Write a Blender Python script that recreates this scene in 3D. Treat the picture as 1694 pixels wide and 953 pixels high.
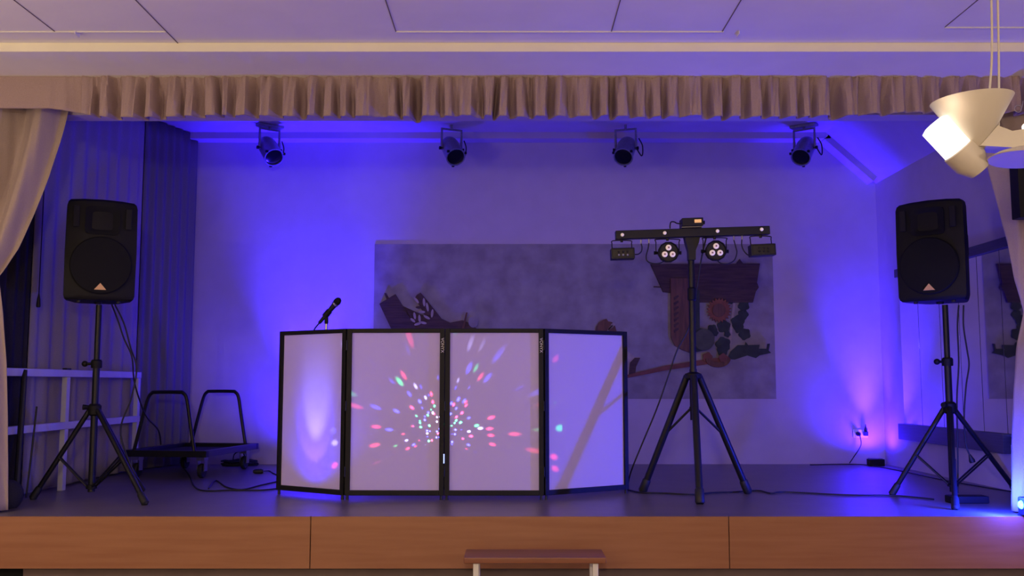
import bpy, bmesh, math, random
from math import sin, cos, pi, radians as R, atan, tan, sqrt
from mathutils import Vector, Matrix, Euler, noise
random.seed(5)
for o in list(bpy.data.objects): bpy.data.objects.remove(o)
scene = bpy.context.scene
C = scene.collection

# ------------------------------------------------------------------ camera
F, PITCH, CH, S = 1600.0, atan(159/1600), 1.56, 0.75      # focal length in px of a 1694x953 frame, pitch, eye height, stage height
cd = bpy.data.cameras.new('camera'); cam = bpy.data.objects.new('camera', cd); C.objects.link(cam)
cd.sensor_width = 36; cd.lens = 36*F/1694; cd.clip_start = .05; cd.clip_end = 100
cam.location = (0, 0, CH); cam.rotation_euler = (pi/2+PITCH, 0, 0)
scene.camera = cam
O = Vector((0, 0, CH))
def ray(x, y):
    dx = (x-847)/F; dy = (476.5-y)/F
    return Vector((dx, cos(PITCH)-dy*sin(PITCH), sin(PITCH)+dy*cos(PITCH)))
def atY(x, y, Y):
    d = ray(x, y); return O+d*(Y/d.y)
def atZ(x, y, z):
    d = ray(x, y); return O+d*((z-CH)/d.z)
def atX(x, y, X):
    d = ray(x, y); return O+d*(X/d.x)

# ------------------------------------------------------------------ exposure, world, lights
vs = scene.view_settings
vs.view_transform = 'Standard'; vs.look = 'None'; vs.gamma = 1; vs.exposure = 0; vs.use_curve_mapping = False
w = bpy.data.worlds.new('world'); scene.world = w; w.use_nodes = True
w.node_tree.nodes['Background'].inputs[0].default_value = (1, .8, .75, 1)
w.node_tree.nodes['Background'].inputs[1].default_value = .01
BLUE = (.030, .006, 1.0)
WARM = (1.0, .76, .58)
def point(name, loc, power, col, rad=.05):
    l = bpy.data.lights.new(name, 'POINT'); l.energy = power; l.color = col; l.shadow_soft_size = rad
    o = bpy.data.objects.new(name, l); C.objects.link(o); o.location = loc; return o
def spot(name, loc, target, power, col, ang, blend=.5, rad=.03):
    l = bpy.data.lights.new(name, 'SPOT'); l.energy = power; l.color = col; l.shadow_soft_size = rad
    l.spot_size = R(ang); l.spot_blend = blend
    o = bpy.data.objects.new(name, l); C.objects.link(o); o.location = loc
    o.rotation_euler = (Vector(target)-Vector(loc)).to_track_quat('-Z', 'Y').to_euler(); return o
# warm pendant lamps of the hall (behind and beside the camera)
for x, y, e in ((-4.1, 3.3, 60), (-.1, -.9, 205), (2.6, 2.0, 32), (-2.9, -3.2, 100)):
    point('hall_lamp_light', (x, y, 2.30), e, WARM, .12)
# blue up-lights on the stage floor by the back wall
UL = Vector((-2.03, 9.55, S+.10))
UR = Vector((3.62, 9.77, S+.10))
spot('uplight_wash', UL, (UL.x, 9.80, 3.2), 230, BLUE, 165, 1, .05)
spot('uplight_core', UL, (UL.x, 9.90, 2.9), 1500, (.030, .010, 1), 54, 1, .04)
spot('uplight_wash', UR, (UR.x-.1, 9.80, 2.9), 190, BLUE, 165, 1, .04)
spot('uplight_core', UR, (UR.x-.05, 9.94, 2.75), 1200, (.030, .009, 1), 42, 1, .02)
spot('uplight_core', UR, (UR.x-.03, 9.955, 2.6), 130, (.09, .03, 1), 26, 1, .02)
bn = Vector((.552, .833, 0))                              # direction pointing behind the left booth panel
BO = Vector((-1.435, 7.094, S+.06))+bn*.25
spot('booth_uplight', BO, (-1.435, 7.094, S+.47), 70, (.06, .03, 1), 47, .6, .015)
spot('booth_uplight', BO, (-1.425, 7.088, S+.67), 100, (.26, .24, 1), 30, 1, .015)
spot('booth_uplight_wash', BO, (-1.415, 7.080, S+.48), 30, BLUE, 110, 1, .02)
LED = Vector((3.155, 6.03, S+.075))
spot('stage_edge_beam', LED+Vector((-.05, .03, .03)), (0.2, 7.1, S+.45), 190, (.012, .03, 1), 140, .6, .04)
point('stage_edge_spill', LED+Vector((-.09, -.07, .0)), 20, (.03, .03, 1), .02)
point('stage_edge_spill', LED+Vector((-.10, .05, .06)), 80, (.008, .025, 1), .02)
# rotating disco lamp standing behind the booth: coloured dots thrown on the back of the cloth
def disco(loc, power):
    l = bpy.data.lights.new('disco_light', 'POINT'); l.energy = power; l.shadow_soft_size = .004
    o = bpy.data.objects.new('disco_light', l); C.objects.link(o); o.location = loc
    l.use_nodes = True; nt = l.node_tree; n = nt.nodes; em = n['Emission']
    tc = n.new('ShaderNodeTexCoord'); vo = n.new('ShaderNodeTexVoronoi'); vo.inputs['Scale'].default_value = 9.5
    vo.inputs['Randomness'].default_value = .8
    nt.links.new(tc.outputs['Normal'], vo.inputs['Vector'])
    mr = n.new('ShaderNodeMapRange'); mr.inputs[1].default_value = .16; mr.inputs[2].default_value = .34
    mr.inputs[3].default_value = 1; mr.inputs[4].default_value = .0
    nt.links.new(vo.outputs['Distance'], mr.inputs[0])
    sp = n.new('ShaderNodeSeparateColor'); nt.links.new(vo.outputs['Color'], sp.inputs[0])
    cr = n.new('ShaderNodeValToRGB'); cr.color_ramp.interpolation = 'CONSTANT'; e = cr.color_ramp.elements
    e[0].position = 0; e[0].color = (1, .05, .14, 1); e[1].position = .30; e[1].color = (.06, 1, .30, 1)
    x = e.new(.55); x.color = (.06, .08, 1, 1); x = e.new(.92); x.color = (.5, .5, 1, 1)
    nt.links.new(sp.outputs[0], cr.inputs[0]); nt.links.new(cr.outputs[0], em.inputs[0])
    gt = n.new('ShaderNodeMath'); gt.operation = 'GREATER_THAN'; gt.inputs[1].default_value = .42
    nt.links.new(sp.outputs[1], gt.inputs[0])
    mu = n.new('ShaderNodeMath'); mu.operation = 'MULTIPLY'; nt.links.new(mr.outputs[0], mu.inputs[0]); nt.links.new(gt.outputs[0], mu.inputs[1])
    sx = n.new('ShaderNodeSeparateXYZ'); nt.links.new(tc.outputs['Normal'], sx.inputs[0])
    lt = n.new('ShaderNodeMath'); lt.operation = 'LESS_THAN'; lt.inputs[1].default_value = -.12
    nt.links.new(sx.outputs['Y'], lt.inputs[0])
    lz_ = n.new('ShaderNodeMapRange'); lz_.inputs[1].default_value = -.42; lz_.inputs[2].default_value = -.30
    nt.links.new(sx.outputs['Z'], lz_.inputs[0])
    m3 = n.new('ShaderNodeMath'); m3.operation = 'MULTIPLY'; nt.links.new(lt.outputs[0], m3.inputs[0]); nt.links.new(lz_.outputs[0], m3.inputs[1]); lt = m3
    m2 = n.new('ShaderNodeMath'); m2.operation = 'MULTIPLY'; nt.links.new(mu.outputs[0], m2.inputs[0]); nt.links.new(lt.outputs[0], m2.inputs[1])
    nt.links.new(m2.outputs[0], em.inputs[1])
disco((-.505, 7.11, S+.47), 120)

# ------------------------------------------------------------------ materials
def mat(name, col, rough=.6, metal=0, var=.0, scale=8, bump=0, stretch=(1, 1, 1), col2=None, emit=0, spec=.5, trans=0, detail=4):
    m = bpy.data.materials.new(name); m.use_nodes = True; nt = m.node_tree; n = nt.nodes; L = nt.links
    b = n['Principled BSDF']; b.inputs['Roughness'].default_value = rough; b.inputs['Metallic'].default_value = metal
    b.inputs['Specular IOR Level'].default_value = spec
    c4 = (*col, 1); b.inputs['Base Color'].default_value = c4
    if var or col2 or bump:
        tc = n.new('ShaderNodeTexCoord'); mp = n.new('ShaderNodeMapping'); mp.inputs['Scale'].default_value = stretch
        L.new(tc.outputs['Object'], mp.inputs[0])
        no = n.new('ShaderNodeTexNoise'); no.inputs['Scale'].default_value = scale; no.inputs['Detail'].default_value = detail
        L.new(mp.outputs[0], no.inputs['Vector'])
        if var or col2:
            mx = n.new('ShaderNodeMix'); mx.data_type = 'RGBA'
            c2 = col2 if col2 else tuple(max(0, v*(1-var)) for v in col)
            rr = n.new('ShaderNodeMapRange'); rr.inputs[1].default_value = .35; rr.inputs[2].default_value = .65
            L.new(no.outputs['Fac'], rr.inputs[0]); L.new(rr.outputs[0], mx.inputs[0])
            mx.inputs[6].default_value = c4; mx.inputs[7].default_value = (*c2, 1); L.new(mx.outputs[2], b.inputs['Base Color'])
        if bump:
            bp = n.new('ShaderNodeBump'); bp.inputs['Strength'].default_value = bump; bp.inputs['Distance'].default_value = .01
            L.new(no.outputs['Fac'], bp.inputs['Height']); L.new(bp.outputs[0], b.inputs['Normal'])
    if emit:
        b.inputs['Emission Color'].default_value = c4; b.inputs['Emission Strength'].default_value = emit
    if trans:
        out = n['Material Output']; tl = n.new('ShaderNodeBsdfTranslucent'); tl.inputs[0].default_value = c4
        ms = n.new('ShaderNodeMixShader'); ms.inputs[0].default_value = trans
        L.new(b.outputs[0], ms.inputs[1]); L.new(tl.outputs[0], ms.inputs[2]); L.new(ms.outputs[0], out.inputs[0])
    return m
M = dict(
    wall=mat('painted_plaster', (.53, .45, .53), .8, var=.05, scale=6, bump=.08),
    ceil=mat('painted_ceiling', (.92, .91, .84), .75, var=.04, scale=3),
    cream=mat('cream_paint', (.90, .87, .68), .55, var=.05, scale=4),
    seam=mat('dark_joint', (.20, .17, .16), .9, var=.2),
    hallfloor=mat('hall_parquet', (.22, .12, .06), .4, var=.3, scale=5, stretch=(1, 8, 1)),
    stage=mat('grey_vinyl', (.17, .145, .145), .34, var=.15, scale=5, bump=.03),
    wood=mat('cherry_veneer', (.35, .155, .076), .38, col2=(.305, .127, .06), scale=3, stretch=(.6, 1, 9), detail=6),
    plinth=mat('plinth_paint', (.16, .11, .10), .7, var=.15, scale=4),
    dark=mat('void_shade', (.01, .01, .012), .9, var=.2),
    valance=mat('taupe_curtain', (.42, .315, .305), .95, var=.15, scale=260, bump=.2, spec=.1),
    drape=mat('pale_drape', (.42, .335, .30), .95, var=.12, scale=260, bump=.15, spec=.1),
    sidec=mat('grey_side_curtain', (.33, .29, .32), .95, var=.12, scale=200, bump=.1, spec=.1),
    sided=mat('dark_side_curtain', (.17, .155, .175), .95, var=.12, scale=200, bump=.1, spec=.1),
    blackc=mat('black_stage_curtain', (.035, .033, .045), .95, var=.2, scale=150, spec=.1),
    black=mat('black_plastic', (.007, .007, .009), .6, var=.3, scale=300, bump=.1, spec=.25),
    grille=mat('black_grille', (.008, .0085, .011), .7, var=.5, scale=500, bump=.3, spec=.2),
    port=mat('recess_black', (.004, .004, .005), .8, var=.2),
    metal=mat('black_powder_coat', (.008, .008, .010), .45, var=.2, scale=200, spec=.35),
    steel=mat('brushed_steel', (.45, .45, .47), .3, metal=1, var=.15, scale=80),
    canm=mat('grey_lamp_housing', (.26, .26, .28), .38, metal=.3, var=.2, scale=60),
    gold=mat('emblem_orange', (.75, .45, .20), .4, var=.1),
    rail=mat('white_rail_paint', (.60, .60, .64), .5, var=.06, scale=10),
    frame=mat('booth_frame_black', (.008, .008, .010), .55, var=.2, scale=150, spec=.25),
    cloth=mat('white_stretch_cloth', (.86, .75, .92), .85, var=.03, scale=400, trans=.34, spec=.1),
    letter=mat('white_lettering', (.75, .72, .75), .6, var=.05),
    lens=mat('lamp_lens', (.010, .010, .012), .15, var=.3, scale=100),
    led=mat('cream_led', (1, .80, .62), .3, emit=.30, var=.02),
    ledc=mat('led_centre', (.30, .20, .16), .3, var=.1),
    cable=mat('cable_rubber', (.012, .012, .014), .6, var=.2),
    mural=mat('mottled_grey_panel', (.33, .295, .30), .9, col2=(.235, .20, .21), scale=5, bump=.1, detail=6),
    bark=mat('weathered_board', (.085, .045, .035), .85, col2=(.05, .026, .022), scale=5, stretch=(1, 1, 9), bump=.4, detail=6),
    bark2=mat('brown_board', (.17, .075, .035), .8, col2=(.10, .045, .025), scale=5, stretch=(7, 1, 1), bump=.3),
    green=mat('dark_green_paint', (.035, .048, .032), .8, var=.4, scale=12),
    green2=mat('olive_paint', (.075, .08, .05), .8, var=.3, scale=12),
    flower=mat('ochre_petals', (.25, .085, .035), .8, var=.3, scale=20),
    pale=mat('pale_leaf_paint', (.42, .34, .28), .8, var=.2, scale=20),
    terra=mat('terracotta_paint', (.22, .075, .045), .8, var=.3, scale=14),
    mirror=mat('mirror_glass', (.72, .73, .78), .03, metal=1, var=.02),
    railw=mat('dark_mirror_rail', (.07, .065, .08), .5, var=.2, scale=20, stretch=(1, .2, 4)),
    white=mat('white_plastic', (.75, .74, .72), .4, var=.04),
    shade=mat('cream_enamel', (.56, .52, .43), .5, var=.04, scale=6),
    glow=mat('lit_opal_glass', (1, .93, .82), .3, emit=2.2, var=.01),
    display=mat('amber_display', (1, .55, .18), .4, emit=.5, var=.3, scale=300),
    bluelamp=mat('lit_blue_lens', (.05, .35, 1), .3, emit=12),
    slitglow=mat('blue_slit_glow', (.35, .45, 1), .3, emit=2.0),
    hook=mat('pale_wire', (.5, .48, .44), .4, metal=.5, var=.1),
)

# ------------------------------------------------------------------ mesh kit
class MB:
    def __init__(s): s.bm = bmesh.new(); s.bev = False
    def box(s, c, size, rot=None, bev=0):
        r = bmesh.ops.create_cube(s.bm, size=1); vv = r['verts']
        m = Matrix.Translation(Vector(c)) @ (rot.to_matrix().to_4x4() if rot else Matrix()) @ Matrix.Diagonal((*size, 1))
        bmesh.ops.transform(s.bm, matrix=m, verts=vv)
        if bev:
            s.bev = True
            es = list({e for v in vv for e in v.link_edges})
            bmesh.ops.bevel(s.bm, geom=es, offset=bev, segments=2, affect='EDGES', profile=.5)
        return s
    def box2(s, a, b, bev=0):
        a = Vector(a); b = Vector(b); return s.box((a+b)/2, [abs(v) for v in (b-a)], None, bev)
    def ring(s, c, x, y, r, seg):
        return [s.bm.verts.new(c+x*(r*cos(2*pi*i/seg))+y*(r*sin(2*pi*i/seg))) for i in range(seg)]
    def skin(s, rings, cap=True, closed=False):
        n = len(rings[0])
        pr = list(zip(rings, rings[1:])) + ([(rings[-1], rings[0])] if closed else [])
        for a, b in pr:
            for i in range(n): s.bm.faces.new((a[i], a[(i+1) % n], b[(i+1) % n], b[i]))
        if cap and not closed:
            s.bm.faces.new(list(reversed(rings[0]))); s.bm.faces.new(rings[-1])
        return s
    def tube(s, pts, r, seg=8, closed=False):
        pts = [Vector(p) for p in pts]; n = len(pts); rings = []; px = None
        for i, p in enumerate(pts):
            a = pts[(i-1) % n] if (closed or i > 0) else p; b = pts[(i+1) % n] if (closed or i < n-1) else p
            t = (b-a).normalized()
            if px is None: px = t.orthogonal().normalized()
            px = (px-t*px.dot(t)).normalized(); y = t.cross(px)
            rr = r[i] if isinstance(r, (list, tuple)) else r
            rings.append(s.ring(p, px, y, rr, seg))
        return s.skin(rings, True, closed)
    def cyl(s, a, b, r0, r1=None, seg=20): return s.tube([a, b], [r0, r0 if r1 is None else r1], seg)
    def lathe(s, prof, o=(0, 0, 0), ax=(0, 0, 1), seg=28, cap=True):
        o = Vector(o); ax = Vector(ax).normalized(); x = ax.orthogonal().normalized(); y = ax.cross(x)
        return s.skin([s.ring(o+ax*h, x, y, max(r, 1e-4), seg) for r, h in prof], cap)
    def prism(s, pts, d):
        d = Vector(d); a = [s.bm.verts.new(Vector(p)) for p in pts]; b = [s.bm.verts.new(Vector(p)+d) for p in pts]
        return s.skin([a, b])
    def sheet(s, grid, th=0):
        vs_ = [[s.bm.verts.new(p) for p in row] for row in grid]
        for j in range(len(vs_)-1):
            for i in range(len(vs_[0])-1):
                s.bm.faces.new((vs_[j][i], vs_[j][i+1], vs_[j+1][i+1], vs_[j+1][i]))
        return s
    def ball(s, c, r, sc=(1, 1, 1)):
        q = bmesh.ops.create_uvsphere(s.bm, u_segments=16, v_segments=10, radius=r)
        bmesh.ops.transform(s.bm, matrix=Matrix.Translation(Vector(c)) @ Matrix.Diagonal((*sc, 1)), verts=q['verts']); return s
    def build(s, name, m, parent=None, world=False, ang=.6, solid=0):
        if world and parent: bmesh.ops.transform(s.bm, matrix=wm(parent).inverted(), verts=s.bm.verts)
        bmesh.ops.recalc_face_normals(s.bm, faces=s.bm.faces)
        for f in s.bm.faces: f.smooth = True
        me = bpy.data.meshes.new(name); s.bm.to_mesh(me); s.bm.free(); me.set_sharp_from_angle(angle=ang)
        me.materials.append(m if not isinstance(m, str) else M[m])
        o = bpy.data.objects.new(name, me); C.objects.link(o)
        if parent: o.parent = parent
        if s.bev:
            md = o.modifiers.new('weighted_normals', 'WEIGHTED_NORMAL'); md.keep_sharp = True
        if solid:
            md = o.modifiers.new('thickness', 'SOLIDIFY'); md.thickness = solid; md.offset = 0
        return o
def wm(o):
    m = o.matrix_basis.copy(); p = o.parent
    while p: m = p.matrix_basis @ m; p = p.parent
    return m
def tag(o, label, cat, group=None):
    o['label'] = label; o['category'] = cat
    if group: o['group'] = group
    return o
def thing(name, label, cat, loc=(0, 0, 0), rz=0, group=None):
    o = bpy.data.objects.new(name, None); C.objects.link(o); o.empty_display_size = .1
    o.location = loc; o.rotation_euler = (0, 0, rz); return tag(o, label, cat, group)
def struct(o): o['kind'] = 'structure'; return o
def copy_tree(o, parent=None):
    c = o.copy(); C.objects.link(c)
    if parent: c.parent = parent
    for ch in [k for k in bpy.data.objects if k.parent == o]: copy_tree(ch, c)
    return c
def smooth_path(pts, n=8):
    pts = [Vector(p) for p in pts]; P = [pts[0]]+pts+[pts[-1]]; out = []
    for i in range(1, len(P)-2):
        a, b, c, d = P[i-1:i+3]
        for k in range(n):
            t = k/n
            out.append(.5*((2*b)+(c-a)*t+(2*a-5*b+4*c-d)*t*t+(3*b-a-3*c+d)*t**3))
    out.append(pts[-1]); return out
def lerp_curve(pts, t):
    for (t0, v0), (t1, v1) in zip(pts, pts[1:]):
        if t <= t1: return v0+(v1-v0)*(t-t0)/(t1-t0) if t1 > t0 else v1
    return pts[-1][1]

# ------------------------------------------------------------------ setting
YF, YB, XR, XL, ZC = 6.07, 9.958, 3.80, -3.62, 4.15
HC, SOF = 3.572, 3.52
struct(MB().box2((-5, -5, -.1), (5, 6.3, 0)).build('floor', 'hallfloor'))
st = struct(MB().box2((-4.4, YF, S-.05), (4.4, YB+.2, S)).build('stage_floor', 'stage'))
for a, b in ((-1200, 521.3), (522.7, 1196.3), (1197.7, 2600)):
    xa = (a-847)/F*6.085; xb = (b-847)/F*6.085
    MB().box2((max(xa, -4.4), YF-.018, .437), (min(xb, 4.4), YF, S), .002).build('fascia_panel', 'wood', st)
MB().box2((-3.02, YF+.05, 0), (4.4, YF+.07, .70)).build('plinth_panel', 'plinth', st)
MB().box2((-4.4, YF+.32, 0), (-3.02, YF+.34, .70)).build('recess_shade', 'dark', st)  # near-black board paints the darkness inside the open gap
struct(MB().box2((-4.4, YB, .2), (4.4, YB+.12, 4.4)).build('wall_back', 'wall'))
struct(MB().box2((XR, 6.45, .2), (XR+.12, YB, 4.4)).build('wall_right', 'wall'))
struct(MB().box2((XL-.12, 6.45, .2), (XL, YB, 4.4)).build('wall_left', 'wall'))
struct(MB().box2((-4.4, 6.45, ZC), (4.4, YB, ZC+.1)).build('ceiling', 'wall'))
# sloping ceiling on both sides of the stage
def slope(sx, x0, x1, z1):
    return MB().prism([(x0, 6.46, ZC), (x1, 6.46, z1), (x1, 6.46, ZC)], (0, YB-6.47, 0))
struct(slope(1, 3.24, XR, 3.645).build('ceiling_slope_right', 'wall'))
# beam along the top of the back wall, following the slope on the right
zb = 4.084; yb0 = 9.782
struct(MB().box2((XL, yb0, zb), (3.29, YB, ZC)).build('trim_1', 'wall'))
dv = Vector((XR-3.24, 0, 3.645-ZC)).normalized(); nv = Vector((-dv.z*-1, 0, -dv.x)); nv = Vector((dv.z, 0, -dv.x))
p0 = Vector((3.27, yb0, ZC-.025)); p1 = p0+dv*.66
struct(MB().prism([p0, p1, p1+nv*.066, p0+nv*.066], (0, YB-yb0, 0)).build('trim_2', 'wall'))
# proscenium header, soffit, hall ceiling
struct(MB().box2((-5, 6.30, 3.345), (5, 6.45, 4.4)).build('wall_front_header', 'wall'))
struct(MB().box2((-5, -5, HC), (5, 5.569, HC+.1)).build('ceiling_hall', 'ceil'))
struct(MB().box2((-5, 5.569, SOF), (5, 6.30, SOF+.15)).build('ceiling_soffit', 'ceil'))
struct(MB().box2((-5, 5.560, SOF-.001), (5, 5.569, HC)).build('trim_3', 'cream'))
struct(MB().box2((-5.1, -5, 0), (-5, 6.45, 4)).build('wall_hall_left', 'cream'))
struct(MB().box2((5, -5, 0), (5.1, 6.45, 4)).build('wall_hall_right', 'cream'))
struct(MB().box2((-5, -5.1, 0), (5, -5, 4)).build('wall_hall_rear', 'cream'))
struct(MB().box2((-5, 6.3, 0), (-3.75, 6.45, 3.4)).build('wall_front_left', 'wall'))
struct(MB().box2((3.95, 6.3, 0), (5, 6.45, 3.4)).build('wall_front_right', 'wall'))
# ceiling joints of the hall
k = 4
for x, y1 in ((-2.62, 5.371), (-1.98, 5.569), (-.665, 5.371), (.57, 5.371), (1.205, 5.371), (2.45, 5.3), (-3.26, 5.371)):
    struct(MB().box2((x-.0025, -4, HC-.003), (x+.0025, y1, HC+.01)).build('trim_%d' % k, 'seam')); k += 1
for xa, xb, y in ((-4.9, -1.982, 5.371), (-.665, 1.213, 5.371), (2.45, 4.9, 5.305)):
    struct(MB().box2((xa, y-.003, HC-.007), (xb, y+.003, HC+.01)).build('trim_%d' % k, 'white')); k += 1  # white strips paint the light caught on the ceiling's step edge
for x in (-2.50, 1.30):
    struct(MB().box2((x-.002, 5.36, HC-.02), (x+.002, 5.42, HC+.01)).build('trim_%d' % k, 'white')); k += 1

# ------------------------------------------------------------------ curtains
def fold(u, seed, f):
    return noise.noise(Vector((u*f, seed, 0)))
# ruffled valance
def valance():
    g = []; N = 1100; top, bot = 3.528, 3.262
    for j in range(13):
        v = j/12; row = []
        for i in range(N+1):
            u = i/N; x = -3.9+7.9*u
            amp = min(1, max(0, (x+2.95)/.35)); amp = amp*(1-.35*max(0, (x-2.2)/1.5))
            wv = x+.03*fold(x, 3, 2.3)*3
            ph = x*pi/.125+3.4*fold(x, 9, 1.3)+2.0*fold(x, 21, 4.3)
            cc = abs(cos(ph)); sl = max(0, (cc-.60)/.40); sl = sl*sl*(3-2*sl)
            deep = .35+1.3*max(0, .5+fold(x, 51, 4.1))
            fine = fold(x, 7.7, 34)*(1.3-.7*v)+.5*fold(x+.03*v, 77, 60)*(1-.4*v)+.55*fold(x+.02*v, 17, 17)
            A = .014+.095*min(1, v*1.5)**.8
            y = YF-.045+amp*(A*sl*deep+fine*.026)+(1-amp)*.006*sin(x*14)*v-.012*v
            coarse = sl*1.0-.4+.7*fold(x, 61, 9)
            zt = top+.004*fold(x, 5, 3); zb_ = bot+.016*fold(x, 11, 1.4)+amp*.011*coarse+(1-amp)*.045+.012*max(0, x-1.5)
            z = zt+(zb_-zt)*v
            row.append((x+amp*(.014*fold(x, 71, 6)+.012*sl*fold(x, 81, 7))*v*2, y, z))
        g.append(row)
    return MB().sheet(g)
tag(valance().build('valance', 'valance', solid=.003), 'ruffled taupe valance hanging across the whole top of the stage', 'curtain')
# tied-back front curtains
def front_curtain(edge, xo, sgn, Y, seed):
    g = []; NU, NV = 120, 90
    for j in range(NV+1):
        v = j/NV; py_ = 176+v*(838-176); row = []
        pe = lerp_curve(edge, py_)
        e = atY(pe, py_, Y); z = e.z
        if py_ > 835: z = S+.012
        if z < S+.012: z = S+.012
        tie = math.exp(-((py_-lerp_curve([(0, 470), (1, 470)], 0))/90)**2)
        for i in range(NU+1):
            u = i/NU
            x = e.x+(xo-e.x)*u
            a = .055*(1-.5*tie)
            y = Y+a*sin(u*2*pi*4.2+seed+v*1.0)+.018*fold(u, seed, 14)+.010*fold(u+v*.3, seed+4, 30)
            row.append((x, y, z))
        g.append(row)
    return MB().sheet(g)
eL = [(176, 109), (195, 104), (235, 93), (290, 75), (350, 52), (410, 26), (445, 4), (458, -6), (475, -4), (520, 0), (600, 4), (700, 6), (840, 7)]
tag(front_curtain(eL, -4.0, 1, 6.215, 1.0).build('stage_curtain', 'drape', solid=.003), 'pale taupe stage curtain tied back at the left edge of the stage', 'curtain', 'tied-back stage curtains')
eR = [(176, 1594), (235, 1622), (275, 1639), (340, 1656), (400, 1670), (460, 1680), (505, 1692), (516, 1695), (535, 1692), (570, 1686), (640, 1680), (720, 1676), (840, 1674)]
cR = front_curtain(eR, 4.1, -1, 6.215, 2.0).build('stage_curtain', 'drape', solid=.003)
tag(cR, 'pale taupe stage curtain tied back at the right edge of the stage', 'curtain', 'tied-back stage curtains')
# curtains hanging along the left wall
def side(pts, zt, zb, nf, amp, seed, N=160):
    P = [Vector(p) for p in pts]; g = []
    for j in range(25):
        v = j/24; row = []
        for i in range(N+1):
            u = i/N; p = P[0].lerp(P[1], u); t = (P[1]-P[0]).normalized(); n = Vector((t.y, -t.x))
            a = amp*(.7+.5*v)*(sin(u*2*pi*nf+1.5*fold(u, seed, 3))*.8+.7*fold(u, seed+2, nf*1.3))
            q = p+n*(a+amp*1.3)
            row.append((q.x, q.y, zt+(zb-zt)*v))
        g.append(row)
    return MB().sheet(g)
tag(side([(-3.60, 7.15), (-3.56, 9.10)], 4.14, S+.02, 9, .022, 3).build('side_curtain', 'sidec', solid=.003), 'flat grey curtain along the left stage wall behind the white railing', 'curtain')
tag(side([(-3.57, 9.16), (-3.31, 9.92)], 4.14, S+.015, 6.5, .022, 8).build('side_curtain', 'sided', solid=.003), 'dark deeply folded curtain covering the back left corner of the stage', 'curtain')
tag(side([(-3.605, 6.47), (-3.58, 7.10)], 4.14, S+.02, 5, .016, 5).build('side_curtain', 'blackc', solid=.003), 'black curtain at far left between front curtain and grey curtain', 'curtain')
cp = thing('curtain_cord', 'thin dark pull cord with tassel hanging before the left side curtains', 'cord', (-3.50, 7.12, 2.2))
pc = atX(64, 495, -3.47)
MB().tube([(pc.x, pc.y, 4.15), (pc.x, pc.y, pc.z+.04)], .004, 6).build('cord', 'cable', cp, True)
MB().lathe([(.004, .10), (.012, .06), (.016, .01), (.012, 0)], (pc.x, pc.y, pc.z-.06)).build('tassel', 'cable', cp, True)

# ------------------------------------------------------------------ mural with wooden relief
mu = thing('wall_mural', 'grey mural panel with wooden collage of boards, sunflower and leaves on back wall', 'mural', (.64, YB, 1.41))
ma = atY(620, 404, YB); mb_ = atY(1284, 660, YB)
MB().box2((ma.x, YB-.008, mb_.z), (mb_.x, YB, ma.z)).build('backing_panel', 'mural', mu, True)
def rel(name, pts, m, d=.02, y0=.008, label=None):
    P = [atY(x, y, YB-y0) for x, y in pts]
    o = MB().prism([(p.x, YB-y0, p.z) for p in P], (0, -d, 0)).build(name, m, mu, True)
    if label: o['label'] = label
    return o
def ell(cx, cy, a, b, rot=0, n=16): return [(cx+a*cos(t)*cos(rot)-b*sin(t)*sin(rot), cy+a*cos(t)*sin(rot)+b*sin(t)*cos(rot)) for t in [2*pi*i/n for i in range(n)]]
rel('board', [(628, 503), (654.5, 487), (667, 507), (690, 545), (700, 575), (640, 575), (648, 545)], 'bark', .03)
rel('twig', [(636, 485.5), (639, 485), (644, 494), (640, 496)], 'bark')
rel('board', [(660, 505), (667, 506.5), (712, 527), (706, 560), (690, 575), (676, 545)], 'bark', .022)
rel('board', [(687, 493), (690, 488), (696, 484.5), (701, 490), (731, 527.5), (745, 534), (765, 530), (776, 534), (788, 543), (800, 575), (690, 575), (706, 528)], 'bark', .026)
for cx, cy, a, rot in ((689, 497, 6, .9), (701.5, 500, 7, 1.5), (707, 508, 7.5, 1.4), (715, 518.5, 7, 1.7), (693, 508.5, 5.5, 0), (698, 516, 5.5, .1), (706, 525, 6, .5), (678, 519, 6.5, 1.1), (686, 522.5, 6, 1.4), (694, 527, 6.5, 1.5), (669, 518, 6.5, .6), (683, 530, 5, .7), (691, 536, 6, -.3), (700, 534, 6, .2)):
    rel('painted_leaf', ell(cx, cy, a, 2.1, rot, 12), 'pale' if (int(cx) % 3) else 'bark', .006, .036)
rel('twig', [(771, 517), (773.5, 517), (768, 545), (764, 545)], 'bark2', .01, .036)
rel('dried_flower', ell(783, 533, 8, 9), 'mural', .012, .030)
rel('striped_hat', [(984, 552), (986, 541), (990, 534), (998, 529), (1003, 527.5), (1006, 532), (1012, 533), (1017, 539), (1021, 552)], 'bark2', .02)
for q in range(4):
    rel('hat_stripe', [(1003+2.5*q, 544-4.2*q+5), (1008+2*q, 538-2.4*q+4), (1013+1.4*q, 535.6-1.3*q+4), (1014.4+1.4*q, 537.2-1.3*q+4), (1009+2*q, 540.2-2.4*q+4), (1004+2.5*q, 546.5-4.2*q+5)], 'pale', .004, .028)
rel('leaf', [(1028, 580), (1040, 582), (1050, 591), (1059, 592), (1052, 606), (1050, 616), (1036, 622), (1020, 625)], 'pale', .014)
rel('leaf', [(1042, 600), (1050, 592), (1059, 592), (1052, 607), (1051, 617), (1040, 621)], 'bark', .012, .022)
rel('main_board', [(1075.8, 437.5), (1217, 436.8), (1222.5, 429), (1228, 436.6), (1256, 436.6), (1251, 468), (1254, 476), (1249, 483), (1244.4, 500.8), (1155.5, 500.6), (1108, 484.8), (1096.6, 483.6)], 'bark', .035)
rel('twig', [(1081, 473.5), (1094, 474), (1094, 476), (1081, 475.5)], 'bark', .01)
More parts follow.
